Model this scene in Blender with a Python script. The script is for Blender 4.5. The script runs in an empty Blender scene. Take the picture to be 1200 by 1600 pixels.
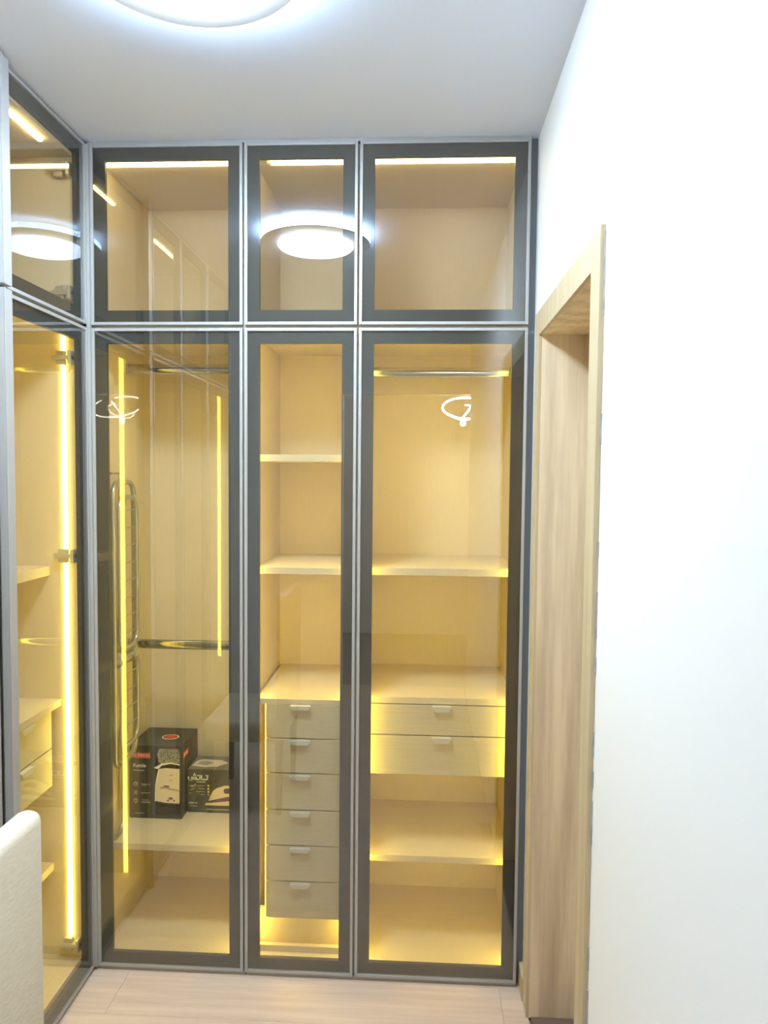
import bpy, bmesh, math, random
from mathutils import Matrix, Vector
random.seed(4)
SC = bpy.context.scene
COL = SC.collection

# ------------------------------------------------------------------ camera
F_PX, YAW, PIT, ROL = 1126.14, 0.050774, 0.050284, 0.009036
CAM = Vector((1.06625, -2.27642, 1.65579))


def cam_dir(u, y, v):
    c, s = math.cos(ROL), math.sin(ROL)
    u, v = c * u + s * v, -s * u + c * v
    x, z = u, -v
    c, s = math.cos(PIT), math.sin(PIT)
    y, z = c * y + s * z, -s * y + c * z
    c, s = math.cos(YAW), math.sin(YAW)
    return Vector((c * x - s * y, s * x + c * y, z))


cd = bpy.data.cameras.new('camera')
co = bpy.data.objects.new('camera', cd)
COL.objects.link(co)
R_, F_, D_ = cam_dir(1, 0, 0), cam_dir(0, 1, 0), cam_dir(0, 0, 1)
m3 = Matrix((R_, -D_, -F_)).transposed()
co.matrix_world = Matrix.Translation(CAM) @ m3.to_4x4()
cd.sensor_fit = 'VERTICAL'
cd.sensor_height = 24.0
cd.sensor_width = 18.0
cd.lens = F_PX / 1600.0 * 24.0
cd.clip_start = 0.02
SC.camera = co

# ------------------------------------------------------------------ world, exposure
w = bpy.data.worlds.new('world')
SC.world = w
w.use_nodes = True
w.node_tree.nodes['Background'].inputs[0].default_value = (0.8, 0.88, 1.0, 1)
w.node_tree.nodes['Background'].inputs[1].default_value = 0.3
SC.view_settings.view_transform = 'Standard'
SC.view_settings.look = 'None'
SC.view_settings.exposure = 1.15
SC.view_settings.gamma = 1.0
SC.view_settings.use_curve_mapping = False
try:
    SC.cycles.max_bounces = 14
    SC.cycles.diffuse_bounces = 6
    SC.cycles.glossy_bounces = 6
    SC.cycles.transmission_bounces = 6
    SC.cycles.transparent_max_bounces = 32
    SC.cycles.use_denoising = True
except Exception:
    pass

LAMP_E = 76.0                       # room lamp diffuser
LED_E = 17.0                        # warm cabinet strips
LED_UP_E = 14.0                      # horizontal strips in the top boxes
LED_COL = (0.97, 0.76, 0.10)
LAMP_COL = (0.67, 0.84, 1.0)
HALL_E = 27.0


# ------------------------------------------------------------------ materials
def newmat(name):
    m = bpy.data.materials.new(name)
    m.use_nodes = True
    nt = m.node_tree
    nt.nodes.clear()
    out = nt.nodes.new('ShaderNodeOutputMaterial')
    return m, nt, out


def pbr(name, color, rough=0.5, metal=0.0, noise=None, bump=0.0, color2=None, scale=(1, 1, 1),
        spec=0.5, detail=4.0, ramp=(0.35, 0.65), per_object=0.0):
    m, nt, out = newmat(name)
    b = nt.nodes.new('ShaderNodeBsdfPrincipled')
    b.inputs['Roughness'].default_value = rough
    b.inputs['Metallic'].default_value = metal
    b.inputs['Specular IOR Level'].default_value = spec
    nt.links.new(b.outputs[0], out.inputs[0])
    b.inputs['Base Color'].default_value = (*color, 1)
    if noise:
        tc = nt.nodes.new('ShaderNodeTexCoord')
        mp = nt.nodes.new('ShaderNodeMapping')
        mp.inputs['Scale'].default_value = scale
        nt.links.new(tc.outputs['Object'], mp.inputs['Vector'])
        vec = mp.outputs[0]
        if per_object:
            oi = nt.nodes.new('ShaderNodeObjectInfo')
            ad = nt.nodes.new('ShaderNodeVectorMath')
            ad.operation = 'MULTIPLY_ADD'
            cx = nt.nodes.new('ShaderNodeCombineXYZ')
            for k in range(3):
                nt.links.new(oi.outputs['Random'], cx.inputs[k])
            nt.links.new(cx.outputs[0], ad.inputs[0])
            ad.inputs[1].default_value = (37, 53, 11)
            nt.links.new(vec, ad.inputs[2])
            vec = ad.outputs[0]
        n = nt.nodes.new('ShaderNodeTexNoise')
        n.inputs['Scale'].default_value = noise
        n.inputs['Detail'].default_value = detail
        n.inputs['Roughness'].default_value = 0.6
        nt.links.new(vec, n.inputs['Vector'])
        if color2:
            r = nt.nodes.new('ShaderNodeValToRGB')
            r.color_ramp.elements[0].position = ramp[0]
            r.color_ramp.elements[1].position = ramp[1]
            r.color_ramp.elements[0].color = (*color2, 1)
            r.color_ramp.elements[1].color = (*color, 1)
            nt.links.new(n.outputs['Fac'], r.inputs[0])
            nt.links.new(r.outputs[0], b.inputs['Base Color'])
        if bump:
            bp = nt.nodes.new('ShaderNodeBump')
            bp.inputs['Strength'].default_value = bump
            bp.inputs['Distance'].default_value = 0.002
            nt.links.new(n.outputs['Fac'], bp.inputs['Height'])
            nt.links.new(bp.outputs[0], b.inputs['Normal'])
    return m


def emit(name, color, strength):
    m, nt, out = newmat(name)
    e = nt.nodes.new('ShaderNodeEmission')
    e.inputs[0].default_value = (*color, 1)
    e.inputs[1].default_value = strength
    nt.links.new(e.outputs[0], out.inputs[0])
    return m


def glass(name, tint, ior, rough=0.004):
    """tinted reflective pane: outer faces mirror a Fresnel share, the rest passes tinted"""
    m, nt, out = newmat(name)
    tr = nt.nodes.new('ShaderNodeBsdfTransparent')
    tr.inputs[0].default_value = (*[c ** 0.5 for c in tint], 1)
    gl = nt.nodes.new('ShaderNodeBsdfGlossy')
    gl.inputs[0].default_value = (1, 1, 1, 1)
    gl.inputs['Roughness'].default_value = rough
    fr = nt.nodes.new('ShaderNodeFresnel')
    fr.inputs[0].default_value = ior
    ge = nt.nodes.new('ShaderNodeNewGeometry')
    sub = nt.nodes.new('ShaderNodeMath')
    sub.operation = 'SUBTRACT'
    sub.inputs[0].default_value = 1
    nt.links.new(ge.outputs['Backfacing'], sub.inputs[1])
    mu = nt.nodes.new('ShaderNodeMath')
    mu.operation = 'MULTIPLY'
    nt.links.new(fr.outputs[0], mu.inputs[0])
    nt.links.new(sub.outputs[0], mu.inputs[1])
    mx = nt.nodes.new('ShaderNodeMixShader')
    nt.links.new(mu.outputs[0], mx.inputs[0])
    nt.links.new(tr.outputs[0], mx.inputs[1])
    nt.links.new(gl.outputs[0], mx.inputs[2])
    nt.links.new(mx.outputs[0], out.inputs[0])
    return m


M = dict(
    paint=pbr('white_wall_paint', (0.86, 0.86, 0.84), 0.7, noise=40, bump=0.05),
    ceil=pbr('white_ceiling_blue_cast', (0.65, 0.69, 0.78), 0.8, noise=30, bump=0.04),  # white ceiling; bluish haze and lamp cast put into the base colour
    hall=pbr('hall_wall_paint', (0.70, 0.67, 0.62), 0.8, noise=30, bump=0.04),
    slab=pbr('floor_slab', (0.35, 0.3, 0.25), 0.8),
    plank=pbr('pale_oak_plank', (0.69, 0.535, 0.41), 0.42, noise=1.0, bump=0.06, color2=(0.58, 0.44, 0.335),
              scale=(2.2, 38, 20), per_object=1.0, detail=6),
    linen=pbr('beige_linen_laminate', (0.69, 0.60, 0.455), 0.62, noise=1.0, bump=0.06, color2=(0.665, 0.573, 0.43),
              scale=(260, 260, 14), detail=3),
    linen_h=pbr('beige_drawer_laminate', (0.63, 0.555, 0.40), 0.6, noise=1.0, bump=0.06, color2=(0.59, 0.515, 0.365),
                scale=(14, 14, 260), detail=3),
    oak=pbr('light_oak_door_lining', (0.78, 0.645, 0.45), 0.5, noise=1.0, bump=0.10, color2=(0.52, 0.405, 0.26),
            scale=(24, 24, 1.3), detail=6, ramp=(0.3, 0.62)),
    oak_trim=pbr('pale_oak_casing', (0.58, 0.475, 0.305), 0.5, noise=1.0, bump=0.06, color2=(0.49, 0.39, 0.24),
                 scale=(30, 30, 1.5), detail=5),
    alu=pbr('brushed_grey_aluminium', (0.40, 0.395, 0.39), 0.42, 0.3, noise=1.0, bump=0.05, scale=(200, 200, 2)),
    border=pbr('dark_grey_door_border', (0.047, 0.051, 0.058), 0.55),
    filler=pbr('grey_blue_filler', (0.17, 0.185, 0.21), 0.5),
    plinth=pbr('grey_plinth', (0.30, 0.28, 0.25), 0.5),
    glass=glass('smoked_mirror_glass', (0.79, 0.77, 0.68), 2.12),
    chrome=pbr('chrome_tube', (0.56, 0.56, 0.56), 0.16, 1.0),
    rack=pbr('dull_chrome_rack_tube', (0.44, 0.45, 0.44), 0.28, 0.75),
    hinge=pbr('nickel_hinge', (0.55, 0.53, 0.48), 0.35, 0.5),
    tab=pbr('satin_drawer_pull', (0.70, 0.69, 0.66), 0.35, 0.1),
    led=emit('warm_led', LED_COL, LED_E),
    led_side=emit('warm_led_side', (0.97, 0.77, 0.12), 8.5),
    led_up=emit('warm_led_top', (1.0, 0.80, 0.36), LED_UP_E),
    lamp=emit('cool_lamp_diffuser', LAMP_COL, LAMP_E),
    lamp_ring=emit('cool_lamp_rim', (0.50, 0.72, 1.0), 24.0),
    lamp_metal=pbr('lamp_grey_plate', (0.52, 0.53, 0.56), 0.4, 0.2),
    white_metal=pbr('white_enamel', (0.8, 0.8, 0.8), 0.4),
    hall_led=emit('pendant_led', (1.0, 0.93, 0.78), HALL_E * 4.5),
    fabric=pbr('cream_upholstery', (0.64, 0.575, 0.455), 0.9, noise=1.0, bump=0.25, color2=(0.60, 0.535, 0.42),
               scale=(40, 60, 180), detail=4, spec=0.15),
    leg=pbr('dark_wood_leg', (0.14, 0.09, 0.05), 0.5),
    card=pbr('charcoal_carton', (0.055, 0.054, 0.049), 0.45, noise=60, bump=0.04),
    card2=pbr('grey_carton', (0.082, 0.079, 0.071), 0.45, noise=60, bump=0.04),
    card_top=pbr('taupe_carton_top', (0.20, 0.18, 0.15), 0.5),
    red=pbr('red_print', (0.62, 0.075, 0.03), 0.5),
    cream=pbr('cream_print', (0.74, 0.64, 0.50), 0.5),
    pale=pbr('white_print', (0.85, 0.82, 0.74), 0.5),
    grey=pbr('grey_print', (0.38, 0.36, 0.32), 0.5),
    dim=pbr('dim_grey_print', (0.20, 0.19, 0.17), 0.5),
    silver=pbr('speckled_lid_print', (0.42, 0.40, 0.34), 0.4, noise=260, color2=(0.09, 0.085, 0.07), detail=3, ramp=(0.42, 0.58)),
    dark=pbr('dark_print', (0.015, 0.015, 0.014), 0.5),
    yellow=pbr('yellow_print', (0.80, 0.66, 0.10), 0.5),
    purple=pbr('purple_print', (0.20, 0.10, 0.20), 0.5),
    caulk_shade=pbr('grey_caulk_and_shade', (0.30, 0.30, 0.28), 0.8, noise=25, color2=(0.48, 0.47, 0.44)),
    brown=pbr('brown_threshold', (0.17, 0.11, 0.075), 0.5),
    wire=pbr('red_wire', (0.5, 0.06, 0.03), 0.5),
)


# ------------------------------------------------------------------ mesh helpers
ROOT = {}                           # object name -> world origin used for its tree


def bx(bm, x0, x1, y0, y1, z0, z1, bev=0.0, f=None):
    if f:
        a, b = f(x0, y0, z0), f(x1, y1, z1)
        x0, y0, z0 = a
        x1, y1, z1 = b
    x0, x1 = min(x0, x1), max(x0, x1)
    y0, y1 = min(y0, y1), max(y0, y1)
    z0, z1 = min(z0, z1), max(z0, z1)
    vs = [bm.verts.new(p) for p in ((x0, y0, z0), (x1, y0, z0), (x1, y1, z0), (x0, y1, z0),
                                    (x0, y0, z1), (x1, y0, z1), (x1, y1, z1), (x0, y1, z1))]
    fs = [bm.faces.new([vs[i] for i in q]) for q in ((0, 3, 2, 1), (4, 5, 6, 7), (0, 1, 5, 4), (1, 2, 6, 5), (2, 3, 7, 6), (3, 0, 4, 7))]
    if bev:
        es = list({e for fc in fs for e in fc.edges})
        bmesh.ops.bevel(bm, geom=es, offset=bev, segments=2, affect='EDGES', profile=0.6)
    return bm


def tube(bm, pts, r, n=10, closed=False, ry=None):
    """sweep a round (or oval) section along pts"""
    P = [Vector(p) for p in pts]
    k = len(P)
    rings = []
    up = Vector((0, 0, 1))
    prev = None
    for i in range(k):
        if closed:
            t = (P[(i + 1) % k] - P[i - 1]).normalized()
        else:
            t = (P[min(i + 1, k - 1)] - P[max(i - 1, 0)]).normalized()
        if prev is None:
            a = up if abs(t.dot(up)) < 0.9 else Vector((1, 0, 0))
            nrm = (a - t * a.dot(t)).normalized()
        else:
            nrm = (prev - t * prev.dot(t)).normalized()
        prev = nrm
        bn = t.cross(nrm)
        rings.append([bm.verts.new(P[i] + nrm * (r * math.cos(2 * math.pi * j / n)) + bn * ((ry or r) * math.sin(2 * math.pi * j / n))) for j in range(n)])
    for i in range(k if closed else k - 1):
        a, b = rings[i], rings[(i + 1) % k]
        for j in range(n):
            bm.faces.new((a[j], a[(j + 1) % n], b[(j + 1) % n], b[j]))
    if not closed:
        bm.faces.new(rings[0][::-1])
        bm.faces.new(rings[-1])
    return bm


def lathe(bm, prof, cx, cy, n=64):
    rings = []
    for r, z in prof:
        if r < 1e-6:
            rings.append([bm.verts.new((cx, cy, z))])
        else:
            rings.append([bm.verts.new((cx + r * math.cos(2 * math.pi * j / n), cy + r * math.sin(2 * math.pi * j / n), z)) for j in range(n)])
    for a, b in zip(rings, rings[1:]):
        for j in range(n):
            q = [a[j % len(a)], a[(j + 1) % len(a)], b[(j + 1) % len(b)], b[j % len(b)]]
            u = []
            for v in q:
                if v not in u:
                    u.append(v)
            if len(u) > 2:
                bm.faces.new(u)
    return bm


def poly(bm, pts, th, to3):
    """flat outline pts (a,b) given a small thickness th; to3(a,b,h) -> world"""
    lo = [bm.verts.new(to3(a, b, 0)) for a, b in pts]
    hi = [bm.verts.new(to3(a, b, th)) for a, b in pts]
    bm.faces.new(lo)
    bm.faces.new(hi[::-1])
    n = len(pts)
    for i in range(n):
        bm.faces.new((lo[i], lo[(i + 1) % n], hi[(i + 1) % n], hi[i]))
    return bm


def obj(name, bm, mat, parent=None, loc=None, smooth=False, **props):
    bmesh.ops.recalc_face_normals(bm, faces=bm.faces[:])
    me = bpy.data.meshes.new(name)
    o = bpy.data.objects.new(name, me)
    COL.objects.link(o)
    if parent is not None:
        org = ROOT[parent.name]
        o.parent = parent
    else:
        if loc is None:
            xs = [v.co for v in bm.verts]
            loc = Vector(((min(v.x for v in xs) + max(v.x for v in xs)) / 2, (min(v.y for v in xs) + max(v.y for v in xs)) / 2, min(v.z for v in xs)))
        org = Vector(loc)
        o.location = org
    ROOT[o.name] = org
    bmesh.ops.translate(bm, verts=bm.verts[:], vec=-org)
    bm.to_mesh(me)
    bm.free()
    me.materials.append(M[mat])
    if smooth:
        for p in me.polygons:
            p.use_smooth = True
        try:
            me.set_sharp_from_angle(angle=math.radians(40))
        except Exception:
            pass
    for k, v in props.items():
        o[k] = v
    return o


def box_obj(name, dims, mat, parent=None, bev=0.0, f=None, **props):
    return obj(name, bx(bmesh.new(), *dims, bev=bev, f=f), mat, parent, **props)


def thing(name, label, cat, loc, group=None):
    o = bpy.data.objects.new(name, None)
    o.empty_display_size = 0.1
    COL.objects.link(o)
    o.location = loc
    ROOT[o.name] = Vector(loc)
    o['label'] = label
    o['category'] = cat
    if group:
        o['group'] = group
    return o


def structure(name, dims_list, mat):
    bm = bmesh.new()
    for d in dims_list:
        bx(bm, *d)
    return obj(name, bm, mat, kind='structure')


# ------------------------------------------------------------------ the room
H = 2.70
XW = 1.4165
RY = -3.0                          # rear wall of the dressing corner, behind the camera
structure('floor', [(-0.7, 1.80, -5.3, 0.65, -0.06, -0.0105)], 'slab')
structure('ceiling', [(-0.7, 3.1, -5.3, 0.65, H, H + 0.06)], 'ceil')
DY0, DY1, DZ = -0.785, -0.115, 2.083      # rough door opening in the right wall
structure('wall_right', [(XW, XW + 0.215, DY1, 0.65, 0, H), (XW, XW + 0.215, RY, DY0, 0, H), (XW, XW + 0.215, DY0, DY1, DZ, H)], 'paint')
structure('wall_back', [(-0.7, XW, 0.60, 0.65, 0, H)], 'paint')
structure('wall_left', [(-0.70, -0.62, RY, 0.60, 0, H)], 'paint')
structure('wall_rear', [(-0.7, 0.49, RY - 0.1, RY, 0, H), (0.49, XW + 0.215, RY - 0.1, RY, 2.25, H)], 'paint')
structure('wall_hall_far', [(-0.7, 3.1, -5.3, -5.2, 0, H)], 'hall')
structure('wall_hall_right', [(3.0, 3.1, -5.2, RY - 0.1, 0, H)], 'hall')
structure('wall_hall_left', [(-0.7, -0.6, -5.2, RY - 0.1, 0, H)], 'hall')
structure('wall_hall_side', [(XW + 0.215, 3.1, RY - 0.1, RY, 0, H)], 'hall')

fl = bpy.data.objects['floor']
pw = 0.185
row = 0
y = 0.55
while y > -3.2:
    x = -0.62 - random.random() * 0.9
    while x < XW:
        x2 = x + 1.22
        a, b = max(x, -0.62), min(x2, XW - 0.002)
        if b - a > 0.05:
            bm = bmesh.new()
            bx(bm, a + 0.0003, b - 0.0003, y - pw + 0.0003, y - 0.0003, -0.0105, 0.0 - random.random() * 0.0003, bev=0.0005)
            obj('plank', bm, 'plank', fl)
        x = x2
    y -= pw

# skirting stump between wardrobe and door casing
bm = bmesh.new()
bx(bm, XW - 0.014, XW, -0.060, 0.026, 0.0, 0.075, bev=0.002)
obj('baseboard_right', bm, 'oak_trim', kind='structure')

# door lining and casing in the right wall
d1 = bpy.data.objects.new('door_1', None)
COL.objects.link(d1)
d1.location = (XW, -0.45, 0)
d1['kind'] = 'structure'
ROOT['door_1'] = Vector((XW, -0.45, 0))
bm = bmesh.new()
bx(bm, XW - 0.002, XW + 0.21, -0.127, -0.1155, 0.0, 2.071)
obj('jamb', bm, 'oak', d1)
bm = bmesh.new()
bx(bm, XW - 0.002, XW + 0.21, -0.7845, -0.772, 0.0, 2.071)
obj('jamb', bm, 'oak', d1)
bm = bmesh.new()
bx(bm, XW - 0.002, XW + 0.21, -0.7845, -0.1155, 2.071, 2.0825)
obj('head_lining', bm, 'oak', d1)
t = 0.011
bm = bmesh.new()
bx(bm, XW - t, XW - 0.0002, -0.127, -0.062, 0.0, 2.143, bev=0.0015)
obj('casing_board', bm, 'oak_trim', d1)
bm = bmesh.new()
bx(bm, XW - t, XW - 0.0002, -0.846, -0.772, 0.0, 2.143, bev=0.0015)
obj('casing_board', bm, 'oak_trim', d1)
bm = bmesh.new()
bx(bm, XW - t, XW - 0.0002, -0.772, -0.127, 2.071, 2.143, bev=0.0015)
obj('casing_board', bm, 'oak_trim', d1)
bm = bmesh.new()
bx(bm, XW + 0.004, XW + 0.21, -0.772, -0.127, -0.010, 0.004, bev=0.001)
obj('threshold', bm, 'brown', d1)
bm = bmesh.new()
bx(bm, XW + 0.172, XW + 0.208, -0.7715, -0.1275, 0.008, 2.069, bev=0.002)
leaf = obj('door_leaf', bm, 'oak', d1)
bm = bmesh.new()
bx(bm, XW + 0.163, XW + 0.172, -0.72, -0.68, 0.95, 1.12, bev=0.003)
tube(bm, [(XW + 0.163, -0.70, 1.05), (XW + 0.125, -0.70, 1.05), (XW + 0.12, -0.685, 1.05), (XW + 0.12, -0.58, 1.05)], 0.009, 10)
obj('door_handle', bm, 'chrome', leaf, smooth=True)
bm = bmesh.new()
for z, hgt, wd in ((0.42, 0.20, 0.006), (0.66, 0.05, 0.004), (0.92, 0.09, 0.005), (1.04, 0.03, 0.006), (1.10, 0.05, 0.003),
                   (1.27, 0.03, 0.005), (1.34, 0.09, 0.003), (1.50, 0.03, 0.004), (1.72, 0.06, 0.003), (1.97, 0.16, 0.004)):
    # ragged caulk bits and paint flakes; their grey also paints the near casing's shadow line
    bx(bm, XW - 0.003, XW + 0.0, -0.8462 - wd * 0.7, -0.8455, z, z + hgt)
obj('caulk_shadow_line', bm, 'caulk_shade', d1, kind='stuff')

# ------------------------------------------------------------------ wardrobe builders
ZB, ZM0, ZM1, ZT = 0.013, 2.118, 2.128, 2.690


def back_map(x0):
    return lambda u, d, z: (x0 + u, d, z)


def left_map(y0):
    return lambda u, d, z: (-d, y0 + u, z)


def door_part(parent, f, u0, u1, z0, z1, bw=0.047, hinge_z=(), hinge_side=None, handle=None):
    e = 0.0095                       # visible aluminium edge
    bm = bmesh.new()
    bx(bm, u0, u0 + e, 0.0, 0.022, z0, z1, 0.0012, f)
    bx(bm, u1 - e, u1, 0.0, 0.022, z0, z1, 0.0012, f)
    bx(bm, u0 + e, u1 - e, 0.0, 0.022, z0, z0 + e, 0.0012, f)
    bx(bm, u0 + e, u1 - e, 0.0, 0.022, z1 - e, z1, 0.0012, f)
    d = obj('door', bm, 'alu', parent)
    obj('glass_pane', bx(bmesh.new(), u0 + e, u1 - e, 0.0025, 0.0065, z0 + e, z1 - e, 0, f), 'glass', d)
    bm = bmesh.new()
    b = bw
    bx(bm, u0 + e, u0 + b, 0.0075, 0.021, z0 + e, z1 - e, 0, f)
    bx(bm, u1 - b, u1 - e, 0.0075, 0.021, z0 + e, z1 - e, 0, f)
    bx(bm, u0 + b, u1 - b, 0.0075, 0.021, z0 + e, z0 + b, 0, f)
    bx(bm, u0 + b, u1 - b, 0.0075, 0.021, z1 - b, z1 - e, 0, f)
    obj('dark_border', bm, 'border', d)
    if handle:
        h0, h1 = handle
        bm = bmesh.new()
        bx(bm, h0, h1, -0.020, -0.0005, z0, z1, 0.002, f)
        bx(bm, h0, h0 + 0.006, -0.024, -0.020, z0, z1, 0.001, f)
        obj('edge_pull', bm, 'alu', d)
    for hz in hinge_z:
        bm = bmesh.new()
        hu = hinge_side
        bx(bm, hu - 0.010, hu + 0.010, 0.024, 0.090, hz - 0.007, hz + 0.007, 0.002, f)
        bx(bm, hu - 0.016, hu + 0.012, 0.024, 0.034, hz - 0.022, hz + 0.022, 0.003, f)
        bx(bm, hu - 0.003, hu + 0.013, 0.050, 0.078, hz - 0.022, hz + 0.022, 0.002, f)
        obj('hinge', bm, 'hinge', d)
    return d


def drawer_part(parent, f, u0, u1, d0, z0, z1, hu, wide=False):
    bm = bmesh.new()
    bx(bm, u0, u1, d0, d0 + 0.018, z0, z1, 0.0012, f)
    bx(bm, u0 + 0.015, u0 + 0.028, d0 + 0.018, d0 + 0.36, z0 + 0.012, z1 - 0.02, 0, f)
    bx(bm, u1 - 0.028, u1 - 0.015, d0 + 0.018, d0 + 0.36, z0 + 0.012, z1 - 0.02, 0, f)
    bx(bm, u0 + 0.028, u1 - 0.028, d0 + 0.018, d0 + 0.36, z0 + 0.012, z0 + 0.02, 0, f)
    bx(bm, u0 + 0.028, u1 - 0.028, d0 + 0.346, d0 + 0.36, z0 + 0.02, z1 - 0.02, 0, f)
    dr = obj('drawer', bm, 'linen_h', parent)
    # bent metal lip: a flat strip along the top edge with a trapezoid tongue in the middle
    bm = bmesh.new()
    hw, tw, th = (0.055, 0.028, 0.013) if not wide else (0.062, 0.026, 0.018)
    poly(bm, [(hu - tw - 0.008, z1), (hu + tw + 0.008, z1), (hu + tw - 0.004, z1 - th), (hu - tw + 0.004, z1 - th)], 0.003,
         lambda a, b, h: f(a, d0 - 0.014 + (z1 - b) * 0.0 - h, b))
    bx(bm, hu - tw - 0.004, hu + tw + 0.004, d0 - 0.014, d0 - 0.002, z1 - 0.002, z1, 0, f)
    obj('pull_lip', bm, 'tab', dr)
    return dr


def rod_part(parent, f, u0, u1, d, z):
    bm = bmesh.new()
    pts = [Vector(f(u0 + (u1 - u0) * i / 4, d, z)) for i in range(5)]
    tube(bm, pts, 0.017, 14, ry=0.0075)
    r = obj('hanging_rod', bm, 'chrome', parent, smooth=True)
    for s, ue in ((1, u0), (-1, u1)):
        bm = bmesh.new()
        bx(bm, ue, ue + s * 0.007, d - 0.013, d + 0.013, z - 0.021, z + 0.021, 0.002, f)
        obj('rod_socket', bm, 'chrome', r)
    return r


def shell(parent, f, w, z0, z1, depth, zfloor, front=0.024, tt=0.018):
    t = 0.018
    obj('side_panel', bx(bmesh.new(), 0, t, front, depth, z0, z1, 0, f), 'linen', parent)
    obj('side_panel', bx(bmesh.new(), w - t, w, front, depth, z0, z1, 0, f), 'linen', parent)
    obj('back_panel', bx(bmesh.new(), t, w - t, depth - 0.008, depth, z0, z1, 0, f), 'linen', parent)
    obj('top_panel', bx(bmesh.new(), t, w - t, front, depth - 0.008, z1 - tt, z1, 0, f), 'linen', parent)
    obj('bottom_panel', bx(bmesh.new(), t, w - t, front, depth - 0.008, zfloor - t, zfloor, 0, f), 'linen', parent)
    if zfloor - t - z0 > 0.01:
        obj('plinth', bx(bmesh.new(), t, w - t, front + 0.01, front + 0.026, z0, zfloor - t, 0, f), 'plinth', parent)


def shelf(parent, f, u0, u1, d0, d1_, ztop, th=0.022):
    return obj('shelf', bx(bmesh.new(), u0, u1, d0, d1_, ztop - th, ztop, 0.001, f), 'linen', parent)


def led(parent, f, u0, u1, d0, d1_, z0, z1, mat='led'):
    return obj('led_strip', bx(bmesh.new(), u0, u1, d0, d1_, z0, z1, 0, f), mat, parent)


DEP = 0.478
FD = 0.06                          # shelf and drawer fronts
GRP_L, GRP_U = 'tall glass wardrobe cabinets', 'glass top box cabinets'

# ---- bay 1 (next to the corner)
X1 = 0.0
c1 = thing('wardrobe_cabinet', 'tall glass-door wardrobe cabinet in the corner holding the cartons and chrome rack', 'wardrobe', (0.25, 0.25, 0), GRP_L)
f1 = back_map(0.0)
shell(c1, f1, 0.508, 0.0, 2.126, DEP, 0.055)
shelf(c1, f1, 0.018, 0.49, FD, DEP - 0.008, 0.404)
rod_part(c1, f1, 0.018, 0.49, 0.26, 2.027)
rod_part(c1, f1, 0.018, 0.49, 0.26, 1.040)
led(c1, f1, 0.4835, 0.4895, 0.032, 0.042, 0.060, 2.09)
bm = bmesh.new()                    # loose feed wire of the strip, by the left panel
tube(bm, [(0.020, 0.05, 0.235), (0.024, 0.055, 0.19), (0.022, 0.06, 0.15), (0.03, 0.07, 0.10), (0.022, 0.06, 0.063)], 0.0018, 6)
obj('feed_wire', bm, 'hinge', c1)
door_part(c1, f1, 0.009, 0.4975, ZB, ZM0)
bm = bmesh.new()
bx(bm, 0.0, 0.5025, 0.006, 0.02, 0.0, 0.0115)
obj('toe_strip', bm, 'plinth', c1)

# ---- bay 2 (narrow, six drawers)
c2 = thing('wardrobe_cabinet', 'narrow glass-door wardrobe cabinet with a stack of six drawers', 'wardrobe', (0.68, 0.25, 0), GRP_L)
f2 = back_map(0.508)
w2 = 0.355
shell(c2, f2, w2, 0.0, 2.126, DEP, 0.055)
u = lambda x: x - 0.508
shelf(c2, f2, 0.018, w2 - 0.018, FD, DEP - 0.008, 1.722)
shelf(c2, f2, 0.018, w2 - 0.018, FD, DEP - 0.008, 1.352)
shelf(c2, f2, 0.026, w2 - 0.026, 0.029, DEP - 0.008, 0.923, 0.017)
obj('drawer_side', bx(bmesh.new(), u(0.553), u(0.566), FD + 0.02, DEP - 0.008, 0.184, 0.905, 0, f2), 'linen', c2)
obj('kick_board', bx(bmesh.new(), 0.018, w2 - 0.018, FD + 0.03, FD + 0.046, 0.057, 0.178, 0, f2), 'linen', c2)
obj('front_rail', bx(bmesh.new(), 0.018, w2 - 0.018, FD - 0.012, FD + 0.004, 0.0555, 0.077, 0, f2), 'linen', c2)
zs = [1.656 - (1.656 - q) * 0.9863 for q in (0.896, 0.779, 0.661, 0.536, 0.414, 0.291, 0.162)]
for k in range(6):
    drawer_part(c2, f2, u(0.568), w2 - 0.026, 0.028, zs[k + 1] + 0.0035, zs[k] - 0.001, u(0.683))
led(c2, f2, 0.0185, 0.0245, 0.050, 0.059, 0.08, 2.09)
led(c2, f2, w2 - 0.0245, w2 - 0.0185, 0.050, 0.059, 0.08, 2.09)
door_part(c2, f2, u(0.5035), u(0.8605), ZB, ZM0)
obj('toe_strip', bx(bmesh.new(), 0, w2, 0.006, 0.02, 0.0, 0.0115, 0, f2), 'plinth', c2)

# ---- bay 3 (wide, two drawers)
c3 = thing('wardrobe_cabinet', 'wide glass-door wardrobe cabinet beside the doorway with two drawers and open shelves', 'wardrobe', (1.13, 0.25, 0), GRP_L)
f3 = back_map(0.863)
w3 = 0.530
shell(c3, f3, w3, 0.0, 2.126, DEP, 0.055)
u = lambda x: x - 0.863
shelf(c3, f3, 0.018, w3 - 0.018, FD, DEP - 0.008, 1.356, 0.024)
shelf(c3, f3, 0.018, w3 - 0.018, FD, DEP - 0.008, 0.930, 0.022)
shelf(c3, f3, 0.018, w3 - 0.018, FD, DEP - 0.008, 0.396, 0.022)
obj('drawer_floor', bx(bmesh.new(), 0.018, w3 - 0.018, FD + 0.02, DEP - 0.008, 0.6715, 0.6835, 0, f3), 'linen', c3)
drawer_part(c3, f3, 0.021, w3 - 0.021, FD, 0.8045, 0.9045, u(1.143), True)
drawer_part(c3, f3, 0.021, w3 - 0.021, FD, 0.671, 0.8005, u(1.143), True)
rod_part(c3, f3, 0.018, w3 - 0.018, 0.26, 2.017)
led(c3, f3, 0.0185, 0.0245, 0.032, 0.042, 0.060, 2.09)
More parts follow.
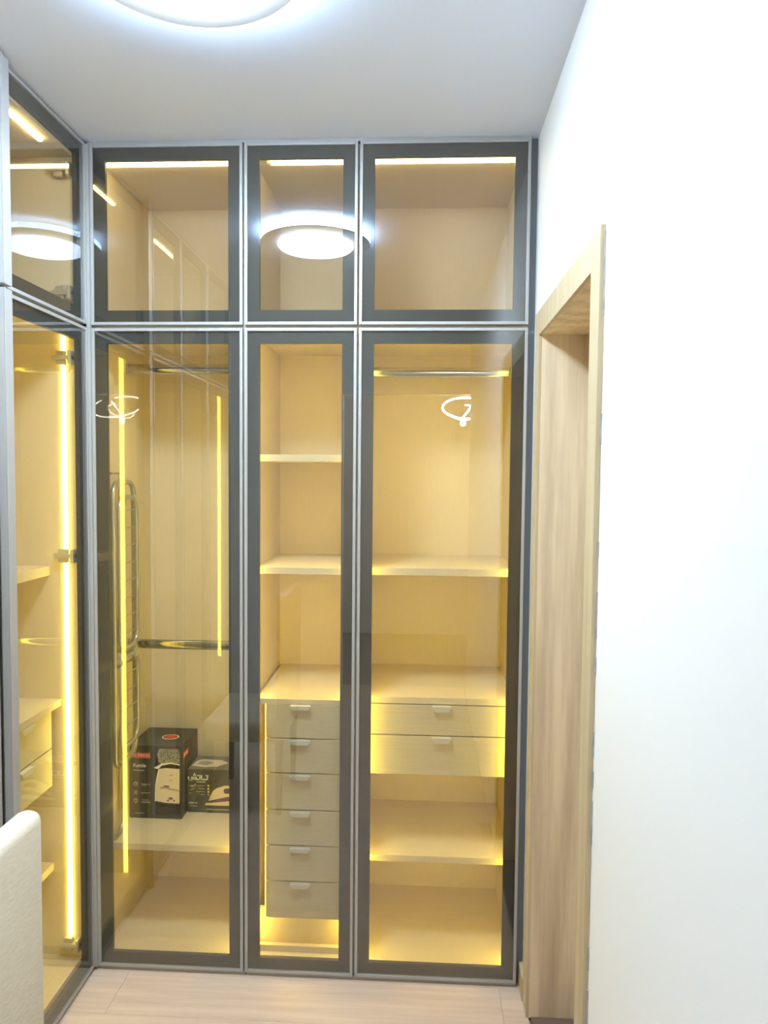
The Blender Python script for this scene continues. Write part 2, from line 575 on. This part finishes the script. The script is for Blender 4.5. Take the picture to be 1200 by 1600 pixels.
led(c3, f3, w3 - 0.0245, w3 - 0.0185, 0.032, 0.042, 0.060, 2.09)
dr3 = door_part(c3, f3, u(0.8665), u(1.3925), ZB, ZM0)
obj('toe_strip', bx(bmesh.new(), 0, w3, 0.006, 0.02, 0.0, 0.0115, 0, f3), 'plinth', c3)

# ---- top boxes on the back wall
for (x0, wd, lab) in ((0.0, 0.508, 'square glass top box above the corner cabinet'),
                      (0.508, 0.355, 'narrow glass top box above the six-drawer cabinet'),
                      (0.863, 0.530, 'wide glass top box nearest the doorway')):
    c = thing('top_box_cabinet', lab, 'wardrobe', (x0 + wd / 2, 0.25, 2.1265), GRP_U)
    f = back_map(x0)
    shell(c, f, wd, 2.1265, 2.69, DEP, 2.1445, tt=0.036)
    led(c, f, 0.022 if wd > 0.4 else 0.068, wd - 0.030, 0.052, 0.064, 2.6455, 2.6535, 'led_up')
    a, b = {0.0: (0.009, 0.4975), 0.508: (-0.0045, 0.3525), 0.863: (0.0035, 0.5295)}[x0]
    door_part(c, f, a, b, ZM1, ZT)

# slim aluminium post closing the inside corner
bm = bmesh.new()
bx(bm, -0.004, 0.0085, -0.006, 0.004, 0.013, 2.690)
tag = obj('corner_trim', bm, 'alu')
tag['label'] = 'slim grey aluminium post in the inside corner where both wardrobe runs meet'
tag['category'] = 'trim strip'

# dark filler strip between the last cabinet and the wall
bm = bmesh.new()
bx(bm, 1.3935, XW - 0.0005, 0.026, 0.046, 0.0, 2.699)
tag = obj('filler_strip', bm, 'filler')
tag['label'] = 'dark grey vertical filler strip between the wide cabinet and the white wall'
tag['category'] = 'trim strip'
bm = bmesh.new()
bx(bm, 0.0, 1.3925, 0.004, 0.03, 2.6915, 2.6995)
tag = obj('ceiling_cover_strip', bm, 'alu')
tag['label'] = 'thin grey strip closing the gap between top boxes and ceiling'
tag['category'] = 'trim strip'

# ------------------------------------------------------------------ wardrobe on the left wall
LD = 0.52
ZL = 0.075


def left_unit(y0, wd, lower_label, upper_label, door_split, first=False):
    f = left_map(y0)
    c = thing('wardrobe_cabinet', lower_label, 'wardrobe', (-0.25, y0 + wd / 2, 0), GRP_L)
    t_ = 0.018
    shell(c, f, wd, 0.0, 2.126, LD, ZL, front=0.024)
    obj('toe_strip', bx(bmesh.new(), 0.002, wd - 0.002, 0.006, 0.02, 0.0, 0.0115, 0, f), 'plinth', c)
    cu = thing('top_box_cabinet', upper_label, 'wardrobe', (-0.25, y0 + wd / 2, 2.1265), GRP_U)
    shell(cu, f, wd, 2.1265, 2.69, LD, 2.1445, tt=0.056)
    return f, c, cu


# unit next to the corner: far panel is at y = -0.04 so its face shows through the glass
fl1, l1, lu1 = left_unit(-0.462, 0.440, 'tall glass-door wardrobe cabinet on the left wall with a bright white light strip', 'glass top box on the left wall beside the inside corner', None, True)
wl = 0.440
yl = lambda Y: Y + 0.462
obj('corner_post', bx(bmesh.new(), yl(-0.0215), yl(-0.001), 0.03, 0.05, 0.0, 2.126, 0, fl1), 'linen', l1)
obj('corner_post', bx(bmesh.new(), yl(-0.0215), yl(-0.001), 0.03, 0.05, 2.1265, 2.69, 0, fl1), 'linen', lu1)
led(l1, fl1, wl - 0.0235, wl - 0.0185, 0.054, 0.069, 0.135, 2.105, 'led_side')
led(l1, fl1, 0.0185, 0.0235, 0.075, 0.090, 0.080, 2.105, 'led_side')
led(lu1, fl1, yl(-0.335), yl(-0.165), 0.054, 0.066, 2.6265, 2.6335, 'led_up')
shelf(l1, fl1, 0.018, wl - 0.018, 0.117, LD - 0.008, 1.358, 0.030)
shelf(l1, fl1, 0.018, wl - 0.018, 0.116, LD - 0.008, 0.385, 0.024)
shelf(l1, fl1, 0.018, wl - 0.018, 0.085, LD - 0.008, 0.928, 0.022)
drawer_part(l1, fl1, 0.024, wl - 0.052, 0.10, 0.780, 0.903, yl(-0.235), True)
drawer_part(l1, fl1, 0.024, wl - 0.052, 0.10, 0.656, 0.776, yl(-0.240), True)
door_part(l1, fl1, -0.018, yl(-0.0065), ZB, ZM0, hinge_z=(0.122, 1.393, 2.015), hinge_side=yl(-0.058), handle=(-0.042, -0.001))
door_part(lu1, fl1, -0.018, yl(-0.0065), ZM1, ZT, hinge_z=(2.591, 2.215), hinge_side=yl(-0.058), handle=(-0.042, -0.001))

fl2, l2, lu2 = left_unit(-1.290, 0.780, 'tall two-door glass wardrobe cabinet at the left, seen only in reflection', 'long two-door glass top box at the left, seen only in reflection', None)
led(lu2, fl2, 0.21, 0.57, 0.054, 0.066, 2.6265, 2.6335, 'led_up')
led(l2, fl2, 0.13, 0.60, 0.054, 0.066, 2.1015, 2.107, 'led')
shelf(l2, fl2, 0.018, 0.762, 0.117, LD - 0.008, 1.10)
for (a, b) in ((0.003, 0.388), (0.392, 0.777)):
    door_part(l2, fl2, a, b, ZB, ZM0)
    door_part(lu2, fl2, a, b, ZM1, ZT)
fl3, l3, lu3 = left_unit(-1.722, 0.430, 'tall glass-door wardrobe cabinet nearest the camera on the left wall', 'glass top box nearest the camera on the left wall', None)
led(l3, fl3, 0.0185, 0.0235, 0.054, 0.069, 0.63, 2.10, 'led_side')
shelf(l3, fl3, 0.018, 0.412, 0.117, LD - 0.008, 0.55)
door_part(l3, fl3, 0.003, 0.427, ZB, ZM0)
door_part(lu3, fl3, 0.003, 0.427, ZM1, ZT)

# ------------------------------------------------------------------ cartons on the shelf
def frontmap(x0, y, z0):
    """outline units in millimetres from the left bottom corner of a box front"""
    return lambda a, b, h: (x0 + a / 1000, y - h, z0 + b / 1000)


def ellipse(cx, cy, rx, ry, n=24):
    return [(cx + rx * math.cos(2 * math.pi * i / n), cy + ry * math.sin(2 * math.pi * i / n)) for i in range(n)]


def rect(x0, y0, x1, y1):
    return [(x0, y0), (x1, y0), (x1, y1), (x0, y1)]


def prints(parent, name, mat, to3, shapes, th=0.0004):
    bm = bmesh.new()
    for s in shapes:
        poly(bm, s, th, to3)
    return obj(name, bm, mat, parent, **({'kind': 'stuff'} if len(shapes) > 1 else {}))


def lettering(parent, name, mat, text, size, to3, x, y, th=0.0006, xs=1.0):
    cu = bpy.data.curves.new('lettering', 'FONT')
    cu.body = text
    cu.size = size
    cu.offset = size * 0.012
    tmp = bpy.data.objects.new('lettering_tmp', cu)
    COL.objects.link(tmp)
    dg = bpy.context.evaluated_depsgraph_get()
    me = bpy.data.meshes.new_from_object(tmp.evaluated_get(dg))
    bm = bmesh.new()
    bm.from_mesh(me)
    bpy.data.objects.remove(tmp)
    bpy.data.meshes.remove(me)
    for v in bm.verts:
        v.co = Vector(to3(x + v.co.x * xs, y + v.co.y, th))
    return obj(name, bm, mat, parent)


S0 = 0.4045
kx, ky, kw, kd, kh = 0.024, 0.238, 0.190, 0.190, 0.268
kb = thing('kettle_carton', 'tall charcoal kettle carton with a red label standing on the corner cabinet shelf', 'box', (kx + kw / 2, ky + kd / 2, S0))
obj('carton', bx(bmesh.new(), kx, kx + kw, ky, ky + kd, S0, S0 + kh, 0.0015), 'card', kb)
K = frontmap(kx, ky, S0)
prints(kb, 'red_label', 'red', K, [rect(12, 222, 76, 242)])
lettering(kb, 'label_lettering', 'cream', 'C FRESH', 15.5, K, 15, 227)
lettering(kb, 'title_lettering', 'pale', 'Kettle', 19, K, 12, 189)
prints(kb, 'small_print', 'grey', K, [rect(12, 175, 52, 179), rect(40, 124, 76, 127.5), rect(44, 120, 62, 122), rect(40, 92, 74, 95.5),
                                      rect(44, 66, 68, 69), rect(42, 57, 75, 62), rect(18, 17, 50, 20), rect(126, 46, 170, 49)])
ring = lambda cx, cy, r: [(cx + r * math.cos(a), cy + r * math.sin(a)) for a in [i * math.pi / 8 for i in range(16)]]
prints(kb, 'icon_marks', 'grey', K, [ring(21, 127, 8), [(21 - 7, 70), (21, 74), (28, 70), (28, 62), (21, 53), (14, 62)],
                                     [(14, 101), (17, 103), (28, 88), (26, 86)], [(13, 88), (16, 86), (28, 100), (26, 103)]])
prints(kb, 'icon_centre', 'card', K, [[(21, 132), (25, 124), (21, 121), (17, 124)], ring(21, 64, 3.5)], 0.0008)
# picture of the kettle
prints(kb, 'kettle_lid_print', 'silver', K, [[(104, 212), (100, 236), (108, 258), (178, 260), (184, 240), (184, 204), (150, 207), (118, 202)]])
prints(kb, 'kettle_band_print', 'dark', K, [[(92, 196), (96, 212), (112, 206), (120, 202), (184, 204), (184, 186), (106, 184)],
                                            [(92, 30), (92, 62), (186, 60), (186, 20), (92, 14)],
                                            [(97, 205), (94, 222), (101, 232), (106, 214)]])
prints(kb, 'kettle_body_print', 'cream', K, [[(110, 184), (104, 160), (97, 130), (94, 95), (95, 66), (125, 60), (182, 58), (183, 186), (130, 188)]], 0.0006)
prints(kb, 'kettle_rim_print', 'pale', K, [[(88, 188), (100, 194), (116, 204), (150, 209), (184, 203), (184, 199), (150, 204), (118, 197), (108, 186), (100, 184)],
                                           [(106, 184), (100, 160), (94, 130), (92, 95), (92, 64), (96, 64), (97, 95), (99, 130), (105, 160), (111, 184)]], 0.0009)
prints(kb, 'water_print', 'grey', K, [[(112, 118), (132, 122), (150, 114), (182, 108), (182, 103), (150, 107), (128, 113), (112, 110)],
                                      rect(146, 160, 158, 164), rect(146, 142, 158, 145)], 0.0011)
prints(kb, 'bubble_print', 'purple', K, [ellipse(150, 76, 9, 5), ellipse(140, 68, 5, 3), ellipse(135, 121, 12, 3), ellipse(162, 68, 4, 3)], 0.0011)
# oval badge on the lid and red tag on the side
T3 = lambda a, b, h: (kx + a / 1000, ky + b / 1000, S0 + kh + h)
prints(kb, 'oval_badge', 'pale', T3, [ellipse(118, 92, 32, 26)])
prints(kb, 'oval_badge_centre', 'red', T3, [ellipse(118, 92, 27, 21)], 0.0008)
S3 = lambda a, b, h: (kx + kw + h, ky + a / 1000, S0 + b / 1000)
prints(kb, 'side_tag', 'red', S3, [rect(20, 214, 78, 238)])
prints(kb, 'side_tag_print', 'cream', S3, [rect(27, 220, 36, 232), rect(40, 220, 52, 232), rect(56, 220, 70, 232)], 0.0008)
prints(kb, 'lid_seam', 'dark', S3, [rect(2, 262, 188, 264)])

ix, iy, iw, idp, ih = 0.2165, 0.296, 0.262, 0.125, 0.162
ib = thing('iron_carton', 'low grey steam iron carton with pale Arabic lettering, right of the kettle carton', 'box', (ix + iw / 2, iy + idp / 2, S0))
obj('carton', bx(bmesh.new(), ix, ix + iw, iy, iy + idp, S0, S0 + ih, 0.0015), 'card2', ib)
obj('carton_lid', bx(bmesh.new(), ix + 0.001, ix + iw - 0.001, iy + 0.001, iy + idp - 0.001, S0 + ih, S0 + ih + 0.0012), 'card_top', ib)
I = frontmap(ix, iy, S0)


def stroke(pts, w):
    """thick polyline as quads in the outline plane"""
    out = []
    for (x0, y0), (x1, y1) in zip(pts, pts[1:]):
        dx, dy = x1 - x0, y1 - y0
        L = math.hypot(dx, dy) or 1
        nx, ny = -dy / L * w / 2, dx / L * w / 2
        ex, ey = dx / L * w / 2, dy / L * w / 2
        out.append([(x0 - ex + nx, y0 - ey + ny), (x1 + ex + nx, y1 + ey + ny), (x1 + ex - nx, y1 + ey - ny), (x0 - ex - nx, y0 - ey - ny)])
    return out


W_ = 4.6
ar = []
dot = lambda x, y: rect(x - 2.4, y - 2, x + 2.4, y + 2)
ar += stroke([(75, 134), (75, 124.5), (53, 124.5), (53, 139)], W_)                  # teh joined to alef
ar += [dot(66, 134), dot(73, 140)]
ar[-1] = dot(70, 139.5)
ar[-2] = dot(76.5, 139.5)
ar += stroke([(47, 133), (47, 124.5), (23, 124.5)], W_)                            # teh joined to sheen
ar += [dot(40, 139), dot(46.5, 139)]
ar += stroke([(32, 133), (32, 124.5)], W_) + stroke([(24, 132), (24, 124.5)], W_)   # sheen teeth
ar += stroke([(17, 132), (17, 121), (6, 120), (4, 124), (4, 132)], W_)
ar += [dot(24, 140), dot(30.5, 140), dot(27, 145.5)]
prints(ib, 'arabic_lettering', 'pale', I, ar, 0.0006)
prints(ib, 'small_print', 'grey', I, [rect(33, 113, 68, 118), rect(8, 99.5, 66, 101.5), rect(42, 88, 66, 91), rect(32, 77, 66, 80), rect(46, 66, 66, 69),
                                      [(10, 85), (26, 92), (28, 90), (14, 83)], rect(6, 70, 14, 74), rect(10, 22, 38, 26), rect(70, 10, 200, 15)])
prints(ib, 'yellow_bullets', 'yellow', I, [rect(75, 98, 82, 105), rect(75, 86, 82, 93), rect(75, 75, 82, 82), [(8, 98), (24, 101), (34, 112), (28, 102), (20, 96)]])
prints(ib, 'grey_bullet', 'grey', I, [rect(75, 64, 82, 71)])
lettering(ib, 'power_lettering', 'pale', '2200 W', 10, I, 5, 32)
prints(ib, 'iron_body_print', 'cream', I, [[(79, 44), (84, 60), (95, 82), (108, 92), (124, 98), (140, 104), (175, 103), (205, 96), (215, 80), (205, 76), (190, 74),
                                            (172, 92), (145, 94), (137, 90), (135, 80), (142, 73), (160, 75), (190, 74), (214, 72), (214, 60), (150, 62), (110, 52)]])
prints(ib, 'iron_band_print', 'purple', I, [[(86, 40), (110, 50), (150, 62), (214, 62), (214, 46), (150, 44)]])
prints(ib, 'iron_sole_print', 'cream', I, [[(66, 31), (70, 36), (110, 40), (150, 45), (216, 46), (216, 29), (110, 28), (66, 28)]], 0.0006)
TI = lambda a, b, h: (ix + a / 1000, iy + b / 1000, S0 + ih + 0.0012 + h)
prints(ib, 'lid_iron_print', 'cream', TI, [[(8, 30), (60, 18), (105, 28), (138, 62), (105, 88), (30, 92), (14, 74)]])
prints(ib, 'lid_iron_slot_print', 'grey', TI, [[(22, 44), (60, 36), (84, 58), (60, 74), (26, 72)]], 0.0008)

# ------------------------------------------------------------------ folded chrome drying rack, standing on the shelf against the left panel
rk = thing('drying_rack', 'folded chrome clothes drying rack standing on edge at the left of the corner cabinet', 'rack', (0.055, 0.13, S0))


def loop_pts(x, y0, y1, z0, z1, r=0.045, n=6):
    pts = []
    for (cy, cz, a0) in ((y1 - r, z1 - r, 0), (y0 + r, z1 - r, 90), (y0 + r, z0 + r, 180), (y1 - r, z0 + r, 270)):
        for i in range(n + 1):
            a = math.radians(a0 + 90 * i / n)
            pts.append((x, cy + r * math.cos(a), cz + r * math.sin(a)))
    return pts


for (nm, x, y0, y1, z0, z1, r) in (('main_frame', 0.052, 0.050, 0.224, 0.66, 1.625, 0.0095),
                                   ('upper_wing', 0.068, 0.062, 0.205, 1.06, 1.575, 0.008),
                                   ('lower_wing', 0.068, 0.062, 0.205, 0.72, 1.03, 0.008),
                                   ('leg_frame', 0.036, 0.045, 0.150, S0 + 0.007, 1.16, 0.007)):
    obj(nm, tube(bmesh.new(), loop_pts(x, y0, y1, z0, z1), r, 10, closed=True), 'rack', rk, smooth=True)
for z in (1.53, 1.47, 1.41, 1.35, 1.29, 1.23, 1.17, 1.11):
    obj('wire', tube(bmesh.new(), [(0.068, 0.066, z), (0.068, 0.201, z)], 0.0022, 6), 'rack', rk, smooth=True)
for z in (0.97, 0.91, 0.85, 0.79):
    obj('wire', tube(bmesh.new(), [(0.068, 0.066, z), (0.068, 0.201, z)], 0.0022, 6), 'rack', rk, smooth=True)
for z in (1.655, 1.00, 1.045):
    obj('cross_bar', tube(bmesh.new(), [(0.052, 0.035, z), (0.052, 0.215 if z < 1.6 else 0.14, z)], 0.004, 8), 'rack', rk, smooth=True)
obj('upright_wire', tube(bmesh.new(), [(0.052, 0.100, 1.0), (0.052, 0.100, 1.655)], 0.0025, 6), 'rack', rk, smooth=True)
for yy in (0.07, 0.18):
    obj('pivot', bx(bmesh.new(), 0.040, 0.076, yy - 0.012, yy + 0.012, 1.015, 1.05, 0.003), 'hinge', rk)

# ------------------------------------------------------------------ ceiling lamp (out of frame but for its glow; mirrored in the doors)
LX, LY = 0.60, -0.87
lp = thing('ceiling_lamp', 'round white ceiling lamp with a lit rim and grey plate', 'lamp', (LX, LY, H))
obj('base', lathe(bmesh.new(), [(0, H), (0.20, H), (0.20, 2.682), (0, 2.682)], LX, LY), 'white_metal', lp, smooth=True)
obj('lit_rim', lathe(bmesh.new(), [(0.19, 2.682), (0.229, 2.682), (0.235, 2.680), (0.235, 2.660), (0.229, 2.657), (0.19, 2.657)], LX, LY), 'lamp_ring', lp, smooth=True)
obj('plate', lathe(bmesh.new(), [(0, 2.657), (0.233, 2.657), (0.236, 2.654), (0.233, 2.651), (0, 2.651)], LX, LY), 'lamp_metal', lp, smooth=True)
obj('diffuser', lathe(bmesh.new(), [(0.162, 2.651), (0.163, 2.645), (0.156, 2.637), (0.12, 2.631), (0, 2.629)], LX, LY), 'lamp', lp, smooth=True)

# ------------------------------------------------------------------ spiral pendant in the hall behind the camera (seen in the glass)
PX, PY, PZ = 1.43, -3.59, 2.19
pn = thing('pendant_lamp', 'lit spiral pendant lamp in the hall, mirrored in the cabinet glass', 'lamp', (PX, PY, H))
obj('canopy', lathe(bmesh.new(), [(0, H), (0.06, H), (0.06, 2.675), (0, 2.675)], PX, PY, 24), 'white_metal', pn, smooth=True)
bm = bmesh.new()
tilt = math.radians(31)
sp = []
for i in range(60):
    a = math.radians(-30 + 330 * i / 59)
    r = 0.215 - 0.03 * i / 59
    sp.append((PX + r * math.cos(a), PY + r * math.sin(a) * math.cos(tilt), PZ + 0.02 + r * math.sin(a) * math.sin(tilt) * -1.0))
obj('led_ring', tube(bm, sp, 0.0065, 8), 'hall_led', pn, smooth=True)
bm = bmesh.new()
sp = []
for i in range(40):
    a = math.radians(200 + 250 * i / 39)
    r = 0.10
    sp.append((PX - 0.02 + r * math.cos(a), PY + r * math.sin(a), PZ - 0.02 + 0.05 * math.sin(a)))
obj('inner_led_ring', tube(bm, sp, 0.0045, 8), 'hall_led', pn, smooth=True)
bm = bmesh.new()
tube(bm, [(PX - 0.03, PY, PZ - 0.06), (PX + 0.06, PY, PZ + 0.06)], 0.0065, 8)
obj('light_bar', bm, 'hall_led', pn, smooth=True)
obj('bulb', lathe(bmesh.new(), [(0, PZ - 0.13), (0.018, PZ - 0.12), (0.022, PZ - 0.10), (0.012, PZ - 0.075), (0.004, PZ - 0.05), (0, PZ - 0.05)], PX - 0.03, PY, 16), 'hall_led', pn, smooth=True)
bm = bmesh.new()
for dx, dy in ((0.15, 0.02), (-0.15, 0.02), (0.0, -0.15)):
    tube(bm, [(PX, PY, 2.68), (PX + dx, PY + dy, PZ + 0.02)], 0.0015, 5)
obj('suspension_wires', bm, 'white_metal', pn)

# ------------------------------------------------------------------ cream chair in the left foreground
CX1, CY1, CZ1 = 0.428, -1.095, 1.083
ch = thing('upholstered_chair', 'cream upholstered chair back in the lower left corner of the picture', 'chair', (0.22, -1.33, 0))
bm = bmesh.new()
bx(bm, CX1 - 0.046, CX1, CY1 - 0.46, CY1, 0.47, CZ1)
bmesh.ops.bevel(bm, geom=bm.edges[:], offset=0.021, segments=5, affect='EDGES', profile=0.5)
obj('backrest', bm, 'fabric', ch, smooth=True)
bm = bmesh.new()
bx(bm, CX1 - 0.40, CX1 - 0.01, CY1 - 0.46, CY1, 0.36, 0.47)
bmesh.ops.bevel(bm, geom=bm.edges[:], offset=0.025, segments=4, affect='EDGES', profile=0.5)
obj('seat', bm, 'fabric', ch, smooth=True)
for lx in (CX1 - 0.375, CX1 - 0.035):
    for ly in (CY1 - 0.43, CY1 - 0.03):
        bm = bmesh.new()
        bx(bm, lx - 0.018, lx + 0.018, ly - 0.018, ly + 0.018, 0.0, 0.37, 0.003)
        for v in bm.verts:
            k = 0.65 + 0.35 * v.co.z / 0.37
            v.co.x = lx + (v.co.x - lx) * k
            v.co.y = ly + (v.co.y - ly) * k
        obj('leg', bm, 'leg', ch)
